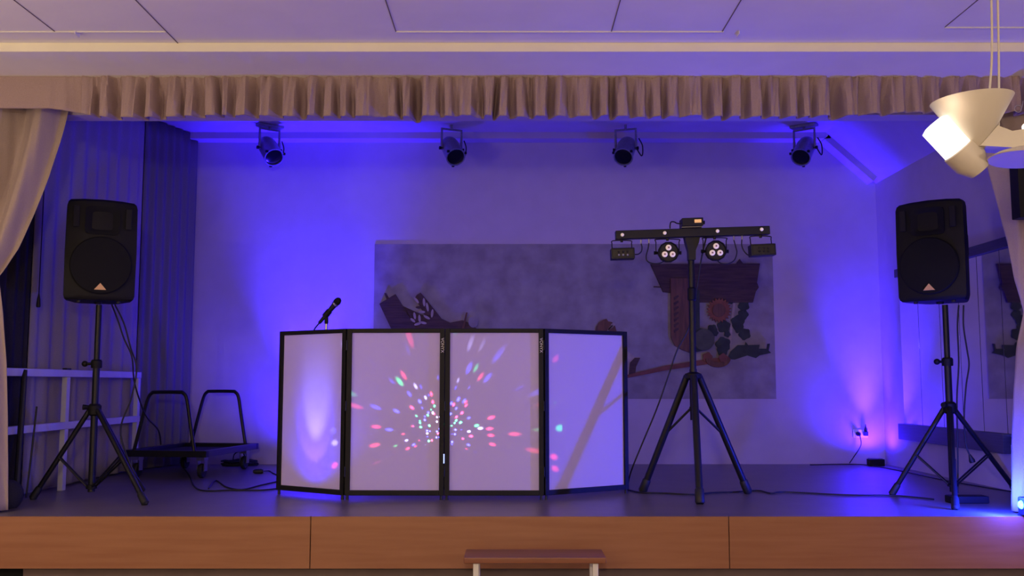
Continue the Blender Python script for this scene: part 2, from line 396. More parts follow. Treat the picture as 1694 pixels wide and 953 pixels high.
rel('trunk', [(1109, 461), (1140, 461), (1143, 584.5), (1128, 579), (1116, 572), (1109.5, 558.6)], 'bark2', .03, .040)
rel('trunk_side', [(1125, 480), (1156.5, 480), (1157, 543), (1174, 546), (1181.5, 555), (1181, 568), (1169, 579), (1141.6, 584.4), (1128, 578), (1125.5, 555)], 'green', .025, .044)
for q in range(7): rel('notch', [(1114, 492+q*9), (1122, 488+q*9), (1123, 491+q*9), (1115, 497+q*9)], 'bark', .004, .070)
rel('disc', ell(1164.5, 562, 17, 18, 0, 28), 'green2', .02, .069)
pts = []
for q in range(44): a = 2*pi*q/44; r = (21 if q % 2 else 16.5); pts.append((1189+r*cos(a), 513.5+r*sin(a)))
rel('sunflower', pts, 'flower', .02, .044)
rel('sunflower_centre', ell(1189, 513.5, 11, 11, 0, 20), 'bark2', .014, .064)
rel('stem', [(1212, 502), (1216, 502), (1208, 580), (1203, 580)], 'pale', .01)
def leafy(cx, cy, r, s):
    return [(cx+r*(1+.11*cos(5*t+s))*cos(t), cy+r*(1+.11*cos(5*t+s))*sin(t)) for t in [2*pi*i/20 for i in range(20)]]
for q, (cx, cy, r) in enumerate(((1229, 520.5, 8.5), (1220, 533, 11), (1222, 543, 8), (1231.5, 552.8, 9.5), (1178, 545, 8), (1183, 551, 5), (1197, 540, 10.5), (1196, 570, 12), (1230, 506, 9), (1203, 553, 5), (1208, 497, 6), (1195, 580, 9))):
    rel('vine_leaf', leafy(cx, cy, r, q*1.3), 'green', .014, .010+.0016*q)
rel('branch', [(1020, 622), (1040, 619.5), (1100, 605), (1169, 594), (1205, 590), (1207, 596), (1168, 603), (1100, 613), (1040, 625), (1020, 628)], 'terra', .025, .012)
arc = [(1187+21*cos(t), 593+15*sin(t)) for t in [pi*i/12 for i in range(13)]]+[(1187+13*cos(t), 593+6*sin(t)) for t in [pi-pi*i/12 for i in range(13)]]
rel('ring', arc, 'bark2', .03, .036)
rel('blossom', leafy(1170, 591, 8, .4), 'terra', .012, .040)
rel('blossom', leafy(1196, 592, 7, 1.4), 'terra', .012, .066)
rel('leaf_cluster', [(1203, 594), (1208, 582), (1220, 571), (1232, 571), (1233, 566), (1237, 571), (1256, 570.5), (1255, 577), (1268, 577), (1269, 569), (1273, 568.5), (1271, 580), (1275, 584), (1256, 588), (1250, 592.5), (1236, 588), (1215, 595)], 'green', .018, .014)

# ------------------------------------------------------------------ mirror wall on the right
mw = thing('wall_mirror', 'row of tall mirror panels on the right stage wall between dark rails', 'mirror', (XR, 8.4, 1.04))
ys = [9.45, 9.269-.0, 8.916, 8.552, 8.184, 7.836, 7.47, 7.1, 6.75, 6.5]
ys = [9.42, 9.0, 8.55, 8.18, 7.83, 7.46, 7.1, 6.75]
for a, b in zip(ys, ys[1:]):
    MB().box2((XR-.012, b+.004, 1.16), (XR, a-.004, 2.62), .001).build('mirror_panel', 'mirror', mw, True)
MB().box2((XR-.004, ys[-1], 1.10), (XR, ys[0]+.012, 2.64)).build('backing', 'railw', mw, True)
MB().box2((XR-.06, 7.45, 1.03), (XR, 9.46, 1.18), .004).build('bottom_rail', 'railw', mw, True)
MB().box2((XR-.04, 6.75, 2.60), (XR, 9.46, 2.68), .004).build('top_rail', 'railw', mw, True)

# ------------------------------------------------------------------ white railing at left
rl = thing('railing', 'white wooden railing with two rails along the left stage wall', 'railing', (-3.47, 7.8, S))
MB().box2((-3.475, 6.50, 1.615), (-3.425, 8.98, 1.67), .004).build('rail', 'rail', rl, True)
MB().box2((-3.475, 6.50, 1.215), (-3.425, 8.98, 1.27), .004).build('rail', 'rail', rl, True)
for y in (6.53, 7.52, 8.95): MB().box2((-3.470, y-.03, S), (-3.43, y+.03, 1.615), .004).build('post', 'rail', rl, True)
MB().box2((-3.475, 7.50, 1.67), (-3.44, 7.58, 1.682), .003).build('bracket', 'black', rl, True)

# ------------------------------------------------------------------ dark odds and ends at far left
dp = tag(MB().tube([(-3.36, 6.66, S+.03), (-3.385, 6.74, 1.60)], [.022, .020], 10).tube([(-3.385, 6.74, 1.60), (-3.38, 6.745, 1.66)], [.02, .012], 10).build('pole', 'metal'), 'thick dark pole leaning on the left railing by the front curtain', 'pole')
tag(MB().tube(smooth_path([(-3.39, 6.86, S+.02), (-3.40, 6.93, 1.1), (-3.405, 6.98, 1.40)], 6), .007, 8).build('stick', 'metal'), 'thin dark stick leaning beside the thick pole at far left', 'stick')
def heap(c, r, sc, seed):
    m = MB().ball(c, r, sc)
    for v in m.bm.verts:
        d = v.co-Vector(c); v.co = Vector(c)+d*(1+.25*noise.noise(v.co*6+Vector((seed, 0, 0))))
        if v.co.z < S+.002: v.co.z = S+.002
    return m
tag(heap((-3.30, 6.46, S+.08), .10, (.8, 1.0, 1.1), 2).build('cloth_bag', 'blackc'), 'slumped black cloth bag on the stage floor at far left corner', 'bag')

# ------------------------------------------------------------------ platform trolley
tr = thing('platform_trolley', 'dark platform trolley with two hoop handles by the back left corner', 'trolley', (-2.95, 9.0, S))
x0, x1, y0, y1, zt = -3.31, -2.53, 8.42, 9.55, .99
f = MB()
f.box2((x0, y0, zt-.055), (x1, y0+.05, zt), .003); f.box2((x0, y1-.05, zt-.055), (x1, y1, zt), .003)
f.box2((x0, y0+.05, zt-.055), (x0+.05, y1-.05, zt), .003); f.build('frame', 'metal', tr, True)
sr = MB().box2((x1-.05, y0+.05, zt-.055), (x1, y1-.05, zt), .003).build('lit_side_rail', 'railw', tr, True); sr['label'] = 'side rail painted greyish for the light on it'  # paler than the frame: the blue light on this side is painted in
MB().box2((x0+.05, y0+.05, zt-.05), (x1-.05, y1-.05, zt-.035)).build('deck', 'port', tr, True)
def hoop(y):
    zt2 = zt+.50
    return smooth_path([(x0+.10, y, zt-.02), (x0+.165, y, zt+.25), (x0+.215, y, zt2-.06), (x0+.25, y, zt2-.008), (x0+.29, y, zt2), (x1-.28, y, zt2), (x1-.24, y, zt2-.008), (x1-.205, y, zt2-.06), (x1-.17, y, zt+.25), (x1-.12, y, zt-.02)], 5)
for y in (y0+.03, y1-.03): MB().tube(hoop(y), .016, 10).build('handle', 'metal', tr, True)
for x in (x0+.09, x1-.09):
    for y in (y0+.12, y1-.12):
        c = MB().box2((x-.035, y-.04, zt-.09), (x+.035, y+.04, zt-.055)).box2((x-.035, y-.03, S+.06), (x-.028, y+.03, zt-.09)).box2((x+.028, y-.03, S+.06), (x+.035, y+.03, zt-.09)).build('caster_fork', 'steel', tr, True)
        MB().lathe([(.055, -.02), (.062, -.012), (.062, .012), (.055, .02)], (x, y, S+.0625), (1, 0, 0)).build('wheel', 'cable', c if False else tr, True)

tr.rotation_euler.z = R(-8)
# ------------------------------------------------------------------ cables on the stage floor
def floor_cable(px_pts, name, label, r=.006, cat='cable', extra=None):
    P = [atZ(x, y, S+r+.001) for x, y in px_pts]
    m = MB().tube(smooth_path(P, 8), r, 7)
    if extra: extra(m)
    return tag(m.build(name, 'cable'), label, cat)
floor_cable([(300, 770), (312, 785), (322, 805), (340, 812), (380, 811), (430, 811), (463, 808)], 'floor_cable', 'black cable lying in a loop in front of the trolley')
floor_cable([(345, 808), (357, 795), (375, 806), (400, 810), (430, 803), (462, 796)], 'floor_cable', 'black cable curving from trolley wheel to left booth panel')
pl = thing('plug', 'black plug with short lead lying left of the booth', 'plug', atZ(428, 778, S))
a = atZ(428, 780, S+.02)
MB().lathe([(.012, -.05), (.022, -.03), (.024, .02), (.016, .04)], a, (1, .2, 0)).build('plug_body', 'cable', pl, True)
MB().tube(smooth_path([a+Vector((.03, 0, 0)), atZ(445, 779, S+.006), atZ(452, 783, S+.006), atZ(462, 787, S+.006)], 6), .005, 6).build('lead', 'cable', pl, True)
def coil():
    m = MB(); c = Vector((-2.62, 9.80, S))
    c = atZ(398, 770, S); c.y = 9.80
    for q in range(9):
        r = .10+.04*random.random(); ph = random.random()*6
        m.tube([(c.x+.03*random.uniform(-1, 1)+r*1.25*cos(t+ph), c.y-.02+r*.8*sin(t+ph), S+.008+.009*q*.6+.006*sin(3*t)) for t in [2*pi*i/24 for i in range(24)]], .007, 6, True)
    m.tube(smooth_path([(c.x-.06, c.y-.05, S+.03), (c.x-.05, c.y-.05, S+.11), (c.x, c.y-.05, S+.14), (c.x+.05, c.y-.05, S+.11), (c.x+.05, c.y-.05, S+.03)], 6), .006, 6)
    return m
tag(coil().build('cable_coil', 'cable'), 'heap of coiled black cable on floor behind the trolley', 'cable')
floor_cable([(1030, 808), (1045, 812), (1062, 815), (1100, 816), (1145, 818), (1180, 815), (1215, 814), (1240, 812), (1258, 812), (1275, 816), (1300, 814), (1400, 819), (1478, 820), (1545, 826)], 'floor_cable', 'long black cable running along the floor from booth to right tripod')
floor_cable([(1340, 769), (1400, 768), (1440, 770), (1500, 781), (1560, 794), (1640, 808), (1694, 816)], 'floor_cable', 'black cable along foot of back and right walls', .005)

# ------------------------------------------------------------------ booth
bt = thing('booth_facade', 'folding four-panel booth front with white cloth in black frames on stage', 'booth', (-.44, 7.1, S))
hp = [Vector((-1.745, 7.30)), Vector((-1.18, 6.925)), Vector((-.478, 6.915)), Vector((.226, 6.915)), Vector((.865, 7.325))]
ZB, ZT = S+.03, S+1.205
def text_mesh(body, size, m, parent, mw_):
    cu = bpy.data.curves.new('lettering', 'FONT'); cu.body = body; cu.size = size; cu.extrude = .0006
    cu.align_x = 'CENTER'; cu.align_y = 'CENTER'
    t = bpy.data.objects.new('lettering', cu); C.objects.link(t)
    bpy.context.view_layer.update(); dg = bpy.context.evaluated_depsgraph_get()
    me = bpy.data.meshes.new_from_object(t.evaluated_get(dg)); bpy.data.objects.remove(t)
    me.transform(wm(parent).inverted() @ mw_); me.materials.clear(); me.materials.append(M[m]); me.name = 'lettering'
    o = bpy.data.objects.new('lettering', me); C.objects.link(o); o.parent = parent; return o
for i in range(4):
    a, b = hp[i], hp[i+1]; t = (b-a).normalized(); n = Vector((t.y, -t.x)); L = (b-a).length
    a3 = Vector((a.x, a.y, 0)); t3 = Vector((t.x, t.y, 0)); n3 = Vector((n.x, n.y, 0)); W = .036; th = .03
    rot = Matrix((t3, -n3, Vector((0, 0, 1)))).transposed().to_euler()
    fr = MB()
    def bar(u0, u1, z0, z1): fr.box(a3+t3*((u0+u1)/2)+Vector((0, 0, (z0+z1)/2)), (u1-u0, th, z1-z0), rot, .003)
    bar(.002, W, ZB, ZT); bar(L-W, L-.002, ZB, ZT); bar(W, L-W, ZB, ZB+W); bar(W, L-W, ZT-W+.006, ZT)
    po = fr.build('panel_frame', 'frame', bt, True)
    cl = MB().box(a3+t3*(L/2)+Vector((0, 0, (ZB+ZT)/2))-n3*.004, (L-2*W+.02, .0015, ZT-ZB-2*W+.02), rot)
    bmesh.ops.delete(cl.bm, geom=[f_ for f_ in cl.bm.faces if f_.calc_area() < .02], context='FACES_ONLY')
    # keep one skin only: a thin stretched cloth
    cl.bm.faces.ensure_lookup_table()
    bmesh.ops.delete(cl.bm, geom=[cl.bm.faces[0]], context='FACES')
    c_ = cl.build('cloth', 'cloth', po, True)
    for u in (.02, L-.02):
        p = a3+t3*u; MB().cyl(p+Vector((0, 0, S)), p+Vector((0, 0, ZB)), .011, .009, 12).build('foot', 'cable', po, True)
    if i in (1, 2):
        p = a3+t3*(L-W/2)+n3*(th/2+.001)+Vector((0, 0, S+1.085))
        mw_ = Matrix.Translation(p) @ Matrix.Rotation(pi/2, 4, 'X') @ Matrix.Rotation(-pi/2, 4, 'Z')
        text_mesh('VONYX', .030, 'letter', po, mw_)
for i in (1, 2, 3):
    p = Vector((hp[i].x, hp[i].y+.005, 0))
    for z in (S+.16, S+.62, S+1.05): MB().cyl(p+Vector((0, -.021, z)), p+Vector((0, -.021, z+.07)), .005, .005, 10).build('hinge', 'metal', bt, True)
slg = MB().box2((-.483, 6.893, S+.255), (-.476, 6.899, S+.320), .001).build('slit_glow', 'slitglow', bt, True); slg['label'] = 'narrow slit with a painted blue glow'  # emissive bar paints a blue glow on the panel joint, no lamp
# table behind the booth, carrying the microphone stand
tb = thing('folding_table', 'black folding table hidden behind the booth, carrying the microphone', 'table', (-1.3, 7.5, S))
MB().box2((-1.50, 7.27, S+1.165), (-.5, 7.62, S+1.185), .004).build('tabletop', 'black', tb, True)
for x in (-1.28, -.53):
    for y in (7.45, 7.60): MB().cyl((x, y, S), (x, y, S+1.165), .012, .012, 10).build('leg', 'metal', tb, True)
# microphone stand and microphone
zt_ = S+1.185
mcx, mcy = -1.405, 7.31
ms = thing('microphone_stand', 'short chrome table microphone stand behind the top of the booth', 'microphone stand', (mcx, mcy, zt_))
MB().lathe([(.055, 0), (.055, .008), (.02, .02), (.012, .03)], (mcx, mcy, zt_)).build('base', 'black', ms, True)
MB().cyl((mcx, mcy, zt_+.028), (mcx, mcy, zt_+.085), .009).build('stem', 'steel', ms, True)
MB().lathe([(.012, 0), (.015, .01), (.014, .05), (.012, .06)], (mcx, mcy, zt_+.078)).build('thread_sleeve', 'black', ms, True)
md_ = Vector((.62, -.12, .72)).normalized(); mp_ = Vector((mcx+.004, mcy, zt_+.155))
MB().lathe([(.022, -.03), (.024, -.02), (.023, .03), (.021, .032)], mp_, md_).build('clip', 'black', ms, True)
mi = thing('microphone', 'dark handheld microphone clipped on the table stand above left booth panel', 'microphone', mp_)
MB().lathe([(.010, -.095), (.013, -.085), (.0145, -.02), (.0185, .05), (.021, .085), (.023, .09)], mp_, md_).build('handle', 'metal', mi, True)
MB().lathe([(.024, .088), (.0265, .092), (.0265, .100), (.024, .103)], mp_, md_).build('collar', 'steel', mi, True)
MB().lathe([(.022, .100), (.027, .112), (.027, .128), (.021, .145), (.009, .154), (.001, .156)], mp_, md_).build('grille', 'grille', mi, True)
e0 = mp_-md_*.09
MB().tube(smooth_path([e0, e0-md_*.05, e0-md_*.075+Vector((-.004, 0, -.02)), Vector((e0.x-.055, mcy, zt_+.02)), Vector((e0.x-.055, mcy+.03, zt_+.007))], 6), .006, 7).build('cord', 'cable', mi, True)

# ------------------------------------------------------------------ PA speakers on tripods
def speaker(loc, rz, label):
    t = thing('loudspeaker', label, 'loudspeaker', loc, rz, 'loudspeakers on the tripods')
    def outline(sx, sy):
        fw, bw, d = .235*sx, .15*sx, .19*sy; pts = []
        for x, y in ((-fw, -d+.015), (-fw*.6, -d-.008), (0, -d-.014), (fw*.6, -d-.008), (fw, -d+.015), (fw, -d+.10), (bw+.01, d-.03), (bw-.02, d), (-bw+.02, d), (-bw-.01, d-.03), (-fw, -d+.10)): pts.append(Vector((x, y, 0)))
        return pts
    m = MB(); rings = []
    for z, s_ in ((0, .90), (.012, .955), (.035, .985), (.35, 1), (.675, .985), (.705, .955), (.72, .89)):
        rings.append([m.bm.verts.new(p+Vector((0, 0, z+(0.012*cos(p.x*6)-.012 if z > .6 else 0)))) for p in outline(s_, s_)])
    m.skin(rings); m.build('cabinet', 'black', t, ang=.5)
    # lower woofer grille
    g = MB(); n = 40; rr = []
    for k_, (sc, yy) in enumerate(((1.0, -.200), (1.0, -.213), (.96, -.220), (.5, -.228), (.02, -.230))):
        rr.append([g.bm.verts.new((.205*sc*cos(2*pi*i/n), yy, .245+.205*sc*sin(2*pi*i/n))) for i in range(n)])
    g.skin(rr, cap=True); g.build('woofer_grille', 'grille', t)
    h = MB(); rr = []
    for sx, sz, yy in ((.115, .10, -.198), (.115, .10, -.214), (.095, .08, -.212), (.05, .05, -.190), (.02, .02, -.17)):
        rr.append([h.bm.verts.new((sx*max(-1, min(1, 1.3*cos(2*pi*i/32))), yy, .565+sz*max(-1, min(1, 1.3*sin(2*pi*i/32))))) for i in range(32)])
    h.skin(rr); h.build('horn', 'grille', t)
    for sx in (-1, 1):
        MB().box((sx*.172, -.205, .585), (.042, .014, .15), None, .006).build('bass_port', 'port', t)
        MB().box((sx*.183, -.02, .40), (.03, .10, .16), Euler((0, 0, sx*-.25)), .012).build('side_handle', 'port', t)
        MB().cyl((sx*.13, -.12, -.014), (sx*.13, -.12, .012), .014, .016, 12).build('rubber_foot', 'cable', t)
    e = MB().prism([(-.040, -.231, .070), (.040, -.231, .070), (0, -.231, .118)], (0, .012, 0)).build('emblem', 'gold', t); e['label'] = 'orange triangular badge'
    MB().cyl((0, 0, -.014), (0, 0, .01), .024, .03, 16).build('pole_socket', 'black', t)
    return t
LP = Vector((-2.985, 6.97, S)); RP = Vector((3.13, 6.97, S))
speaker((LP.x-.01, LP.y, 2.150), R(26), 'black loudspeaker on the left tripod beside the side curtains')
speaker((RP.x-.035, RP.y, 2.150), R(-41), 'black loudspeaker on the right tripod near the mirrors')

def tripod(name, label, P, hub, top, bot, feet, lowz, legr, parent_cat='speaker stand', knob=None, tr_=.024):
    t = thing(name, label, parent_cat, P)
    MB().cyl((P.x, P.y, hub+.30), (P.x, P.y, top), tr_*.85, None, 16).build('upper_pole', 'metal', t, True)
    MB().cyl((P.x, P.y, bot), (P.x, P.y, hub+.34), tr_, None, 16).build('lower_pole', 'metal', t, True)
    MB().lathe([(tr_+.012, 0), (tr_+.014, .01), (tr_+.014, .05), (tr_+.006, .06)], (P.x, P.y, hub+.29)).build('clamp_collar', 'black', t, True)
    kn = MB().cyl((P.x-.02, P.y, hub+.32), (P.x-.075, P.y-.01, hub+.32), .010, .010, 10).ball((P.x-.08, P.y-.01, hub+.32), .022, (1, 1, 1)).build('knob', 'black', t, True)
    MB().lathe([(tr_+.006, -.05), (tr_+.02, -.04), (tr_+.022, .02), (tr_+.008, .035)], (P.x, P.y, hub)).build('leg_hub', 'black', t, True)
    MB().cyl((P.x-.03, P.y-.02, hub+.01), (P.x-.065, P.y-.045, hub+.012), .015, .02, 10).build('knob', 'black', t, True)
    MB().lathe([(tr_+.004, -.015), (tr_+.013, -.012), (tr_+.013, .012), (tr_+.004, .015)], (P.x, P.y, lowz)).build('brace_collar', 'black', t, True)
    for f_ in feet:
        f_ = Vector(f_); d = Vector((f_.x-P.x, f_.y-P.y, 0)).normalized()
        a = Vector((P.x, P.y, hub-.01))+d*.035; b = Vector((f_.x, f_.y, S+.025))
        lg = MB().tube([a, b], legr, 12).build('leg', 'metal', t, True)
        u = (b-a).normalized()
        MB().lathe([(legr+.002, -.07), (legr+.006, -.06), (legr+.008, .018), (legr*.7, .03)], b-u*.0, u, 14).build('rubber_foot', 'cable', lg, True)
        mid = a.lerp(b, .55); cc = Vector((P.x, P.y, lowz))+d*.025; sd = Vector((-d.y, d.x, 0))*.014
        MB().tube([cc+sd, mid+sd], .007, 8).tube([cc-sd, mid-sd], .007, 8).build('brace', 'metal', t, True)
    return t
tripod('speaker_stand', 'black tripod speaker stand before the white railing', LP, 1.385, 2.13, S+.05, [(-3.37, 6.93, S), (-2.475, 6.62, S), (-2.80, 7.42, S)], S+.085, .018)
tripod('speaker_stand', 'black tripod speaker stand before the mirrors', RP, 1.40, 2.13, S+.05, [(2.785, 7.18, S), (3.70, 7.20, S), (2.87, 6.37, S)], S+.10, .018)
# leads hanging from the loudspeakers
def lead(name, pts, label, r=.006):
    return tag(MB().tube(smooth_path(pts, 8), r, 7).build(name, 'cable'), label, 'cable')
yb_ = LP.y+.16
lead('speaker_cable', [atY(185, 504, yb_), atY(195, 530, yb_), atY(205, 560, yb_), atY(218, 590, yb_), atY(222, 630, yb_+.1), atY(232, 665, yb_+.3), atY(243, 690, yb_+.6), atY(262, 712, yb_+.9), atY(266, 735, 8.36)], 'black cable sagging from left loudspeaker to the trolley')
lead('speaker_cable', [atY(190, 504, yb_+.02), atY(205, 535, yb_+.02), atY(216, 575, yb_+.02), atY(226, 610, yb_+.02), atY(217, 660, yb_), atY(200, 720, yb_-.02), Vector((-2.7, yb_+.05, S+.02))], 'second black cable hanging from left loudspeaker to the floor')
yr = RP.y+.17
lead('speaker_cable', [atY(1586, 505, yr), atY(1584, 540, yr), atY(1586, 600, yr), atY(1583, 660, yr), atY(1584, 730, yr), Vector((atY(1584, 800, yr).x, yr, S+.02))], 'straight black cable hanging behind right tripod pole')
hc = thing('power_cable', 'black power cable with plug dangling beside right tripod', 'cable', atY(1608, 765, yr))
MB().tube(smooth_path([atY(1594, 505, yr), atY(1594, 540, yr), atY(1600, 580, yr), atY(1603, 605, yr), atY(1598, 640, yr), atY(1595, 690, yr), atY(1598, 735, yr), atY(1605, 755, yr)], 8), .006, 7).build('lead', 'cable', hc, True)
MB().lathe([(.008, 0), (.014, .02), (.022, .045), (.020, .06)], atY(1604, 752, yr), (.35, 0, -1)).build('plug_head', 'cable', hc, True)
tag(MB().box2((RP.x-.14, RP.y-.28, S), (RP.x+.12, RP.y-.17, S+.05), .008).build('power_strip', 'black'), 'black power block on floor at the foot of right tripod', 'power strip')

# ------------------------------------------------------------------ light stand with light bar
LS = Vector((1.325, 7.10, S))
ls = thing('lighting_stand', 'tall black tripod lighting stand right of the booth', 'lighting stand', LS)
hubz = atY(1147, 622, 7.1).z
MB().cyl((LS.x, LS.y, hubz-.32), (LS.x, LS.y, hubz+.05), .028, None, 16).build('lower_pole', 'metal', ls, True)
MB().cyl((LS.x, LS.y, hubz), (LS.x, LS.y, 2.469), .024, None, 16).build('upper_pole', 'metal', ls, True)
MB().lathe([(.024, 0), (.031, .01), (.031, .09), (.024, .1)], (LS.x, LS.y, 2.17)).build('clamp_collar', 'black', ls, True)
MB().lathe([(.030, 0), (.062, .015), (.062, .045), (.026, .06)], (LS.x, LS.y, hubz-.03), seg=16).build('leg_hub', 'black', ls, True)
MB().lathe([(.022, -.02), (.032, -.016), (.032, .016), (.022, .02)], (LS.x, LS.y, hubz-.24)).build('brace_collar', 'black', ls, True)
for fx, fy in ((.985, 7.36), (1.272, 6.66), (1.745, 7.29)):
    d = Vector((fx-LS.x, fy-LS.y, 0)).normalized(); a = Vector((LS.x, LS.y, hubz))+d*.05; b = Vector((fx, fy, S+.03))
    lg = MB().tube([a, b], .025, 12).build('leg', 'metal', ls, True); u = (b-a).normalized()
    MB().lathe([(.026, -.08), (.031, -.07), (.033, .015), (.025, .027)], b, u, 14).build('rubber_foot', 'cable', lg, True)
    MB().tube([Vector((LS.x, LS.y, hubz-.24))+d*.028, a.lerp(b, .52)], .009, 8).build('brace', 'metal', ls, True)
YBAR = 7.05
BL = atY(1018, 389.5, YBAR); BR = atY(1272, 381.5, YBAR); bd = (BR-BL).normalized(); bl = (BR-BL).length
tilt = Euler((0, -math.atan2(bd.z, bd.x), 0)); bc = (BL+BR)/2; up = Vector((-bd.z, 0, bd.x))
lb = thing('light_bar', 'black T-bar with four small lamps on top of the lighting stand', 'light bar', bc)
MB().box(bc, (bl, .07, .062), tilt, .004).build('bar', 'metal', lb, True)
hp_ = [(-.052, 2.645), (.062, 2.65), (.052, 2.60), (.027, 2.54), (.025, 2.47), (-.025, 2.47), (-.027, 2.54), (-.045, 2.60)]
MB().prism([(LS.x+x, LS.y-.05, z) for x, z in hp_], (0, .075, 0)).build('pole_adapter', 'metal', lb, True)
for px_, py_ in ((1029.5, 388.5), (1099.7, 385.5), (1187, 382.3), (1260, 379.5)):
    p = atY(px_, py_, YBAR-.035)
    s_ = MB().lathe([(.013, -.004), (.013, .004), (.010, .010), (.002, .012)], p, (0, -1, 0), 16).build('strobe_lamp', 'led', lb, True); s_['label'] = 'small cream lamp'
for px_, py_ in ((1060.5, 399), (1073.5, 398), (1214, 393), (1227.5, 392)):
    p = atY(px_, py_, YBAR); MB().cyl(p+up*-.018, p+up*.012, .006, .006, 10).build('cable_socket', 'steel', lb, True)
def hang_bar(x): return bc+bd*((x-bc.x)/bd.x)-up*.031
def par_light(px_, py_, label, cab):
    c = atY(px_, py_, YBAR-.03)
    t = thing('par_light', label, 'stage light', c, 0, 'round lamps under the light bar')
    MB().lathe([(.045, .10), (.062, .085), (.074, .03), (.077, -.005), (.077, -.02), (.070, -.022), (.066, -.012)], c, (0, 1, 0), 12).build('housing', 'black', t, True, ang=.4)
    MB().cyl(c+Vector((0, -.006, 0)), c+Vector((0, -.014, 0)), .066, None, 12).build('face_plate', 'metal', t, True)
    for a in (90, 210, 330):
        q = c+Vector((.033*cos(R(a)), -.014, .033*sin(R(a))))
        le = MB().lathe([(.021, -.004), (.021, .006), (.016, .010)], q, (0, -1, 0), 18).build('led_lens', 'led', t, True); le['label'] = 'cream round lens'
        MB().cyl(q+Vector((0, -.008, 0)), q+Vector((0, -.013, 0)), .007, None, 12).build('led_chip', 'ledc', le, True)
    top = hang_bar(c.x); zt2 = top.z-.003
    MB().tube(smooth_path([c+Vector((-.085, .03, 0)), Vector((c.x-.085, c.y+.03, zt2-.03)), Vector((c.x-.08, c.y+.03, zt2-.008)), Vector((c.x+.08, c.y+.03, zt2-.008)), Vector((c.x+.085, c.y+.03, zt2-.03)), c+Vector((.085, .03, 0))], 4), .004, 8).build('yoke', 'metal', t, True)
    MB().cyl((c.x, c.y+.03, zt2-.018), (c.x, c.y+.03, zt2+.001), .010, .012, 10).build('bolt', 'metal', t, True)
    for s_ in (-1, 1): MB().cyl(c+Vector((s_*.07, .03, 0)), c+Vector((s_*.10, .03, 0)), .010, .014, 10).build('knob', 'black', t, True)
    MB().tube(smooth_path([atY(x, y, YBAR+.012) for x, y in cab], 8), .0045, 7).build('cord', 'cable', t, True)
    return t
par_light(1105.5, 417.5, 'round black lamp with three cream lenses under bar, left of the pole', [(1073.5, 402), (1072, 412), (1069, 424), (1071, 432), (1080, 436), (1090, 436), (1099, 432), (1104, 431)])
par_light(1184, 415, 'round black lamp with three cream lenses under bar, right of the pole', [(1214, 397), (1217, 408), (1219, 418), (1215, 430), (1206, 436), (1196, 436.5), (1190, 434), (1186, 430)])
def derby(px_, py_, w_, h_, tl, label, cab, lit):
    c = atY(px_, py_, YBAR-.03)
    t = thing('effect_light', label, 'stage light', c, 0, 'box lamps under the light bar')
    MB().box(c, (w_, .10, h_), Euler((0, tl, 0)), .006).build('housing', 'metal', t, True)
    MB().box(c+Vector((0, -.051, 0)), (w_*.86, .006, h_*.74), Euler((0, tl, 0)), .002).build('front_window', 'lens', t, True)
    for q in range(6):
        a = (-.032+.032*(q % 3)*1.0, (.012 if q < 3 else -.012))
        MB().lathe([(.008, -.003), (.008, .003), (.004, .007)], c+Vector((a[0], -.055, a[1])), (0, -1, 0), 12).build('lens', 'steel' if lit and q > 2 else 'lens', t, True)
    top = hang_bar(c.x); zt2 = top.z-.003; hw = w_*.42
    MB().tube(smooth_path([c+Vector((-hw, .01, h_/2-.01)), Vector((c.x-hw, c.y+.03, zt2-.03)), Vector((c.x-hw+.01, c.y+.03, zt2-.007)), Vector((c.x+hw-.01, c.y+.03, zt2-.007)), Vector((c.x+hw, c.y+.03, zt2-.03)), c+Vector((hw, .01, h_/2-.01))], 4), .004, 8).build('yoke', 'metal', t, True)
    MB().cyl((c.x, c.y+.03, zt2-.018), (c.x, c.y+.03, zt2+.001), .010, .012, 10).build('bolt', 'metal', t, True)
    MB().tube(smooth_path([atY(x, y, YBAR+.012) for x, y in cab], 8), .0045, 7).build('cord', 'cable', t, True)
derby(1029.5, 420.5, .172, .082, R(-1.5), 'flat black lamp box hanging under left end of the light bar', [(1060.5, 402), (1062, 409), (1061, 416), (1056, 420.5), (1050, 421)], True)
derby(1260.5, 414.5, .182, .086, R(-2.5), 'flat black lamp box hanging under right end of the light bar', [(1227.5, 395), (1227, 405), (1230, 414), (1236, 421), (1242, 423)], False)
lz = thing('laser_projector', 'small black projector box with amber display on top of the light bar', 'projector', atY(1143.5, 376, YBAR))
c = atY(1143.5, 369, YBAR)
MB().box(c, (.155, .13, .058), tilt, .004).build('case', 'metal', lz, True)
MB().box(c+Vector((.037, -.066, .004)), (.050, .004, .024), tilt, .001).build('display', 'display', lz, True)['label'] = 'lit amber display'
MB().cyl(c+Vector((.078, 0, .004)), c+Vector((.098, 0, .004)), .010, .015, 10).build('knob', 'black', lz, True)
MB().box(c-up*.032, (.15, .05, .008), tilt).build('bracket', 'canm', lz, True)
MB().tube(smooth_path([atY(1126, 370, YBAR), atY(1120, 369.5, YBAR), atY(1115, 367, YBAR), atY(1110, 367.5, YBAR), atY(1108.5, 373, YBAR), atY(1108.5, 378, YBAR)], 6), .005, 7).build('cord', 'cable', lz, True)
# mains lead of the light bar hanging down to the floor
lead('power_cable', [atY(1168, 394, YBAR+.03), atY(1160, 430, YBAR+.06), atY(1152, 480, YBAR+.09), atY(1140, 540, YBAR+.12), atY(1120, 580, YBAR+.16), atY(1103, 630, YBAR+.2), atY(1085, 680, YBAR+.25), atY(1062, 735, YBAR+.3), atY(1044, 780, YBAR+.35), atZ(1038, 806, S+.01)], 'black power cable slanting from light bar to floor behind the booth', .006)

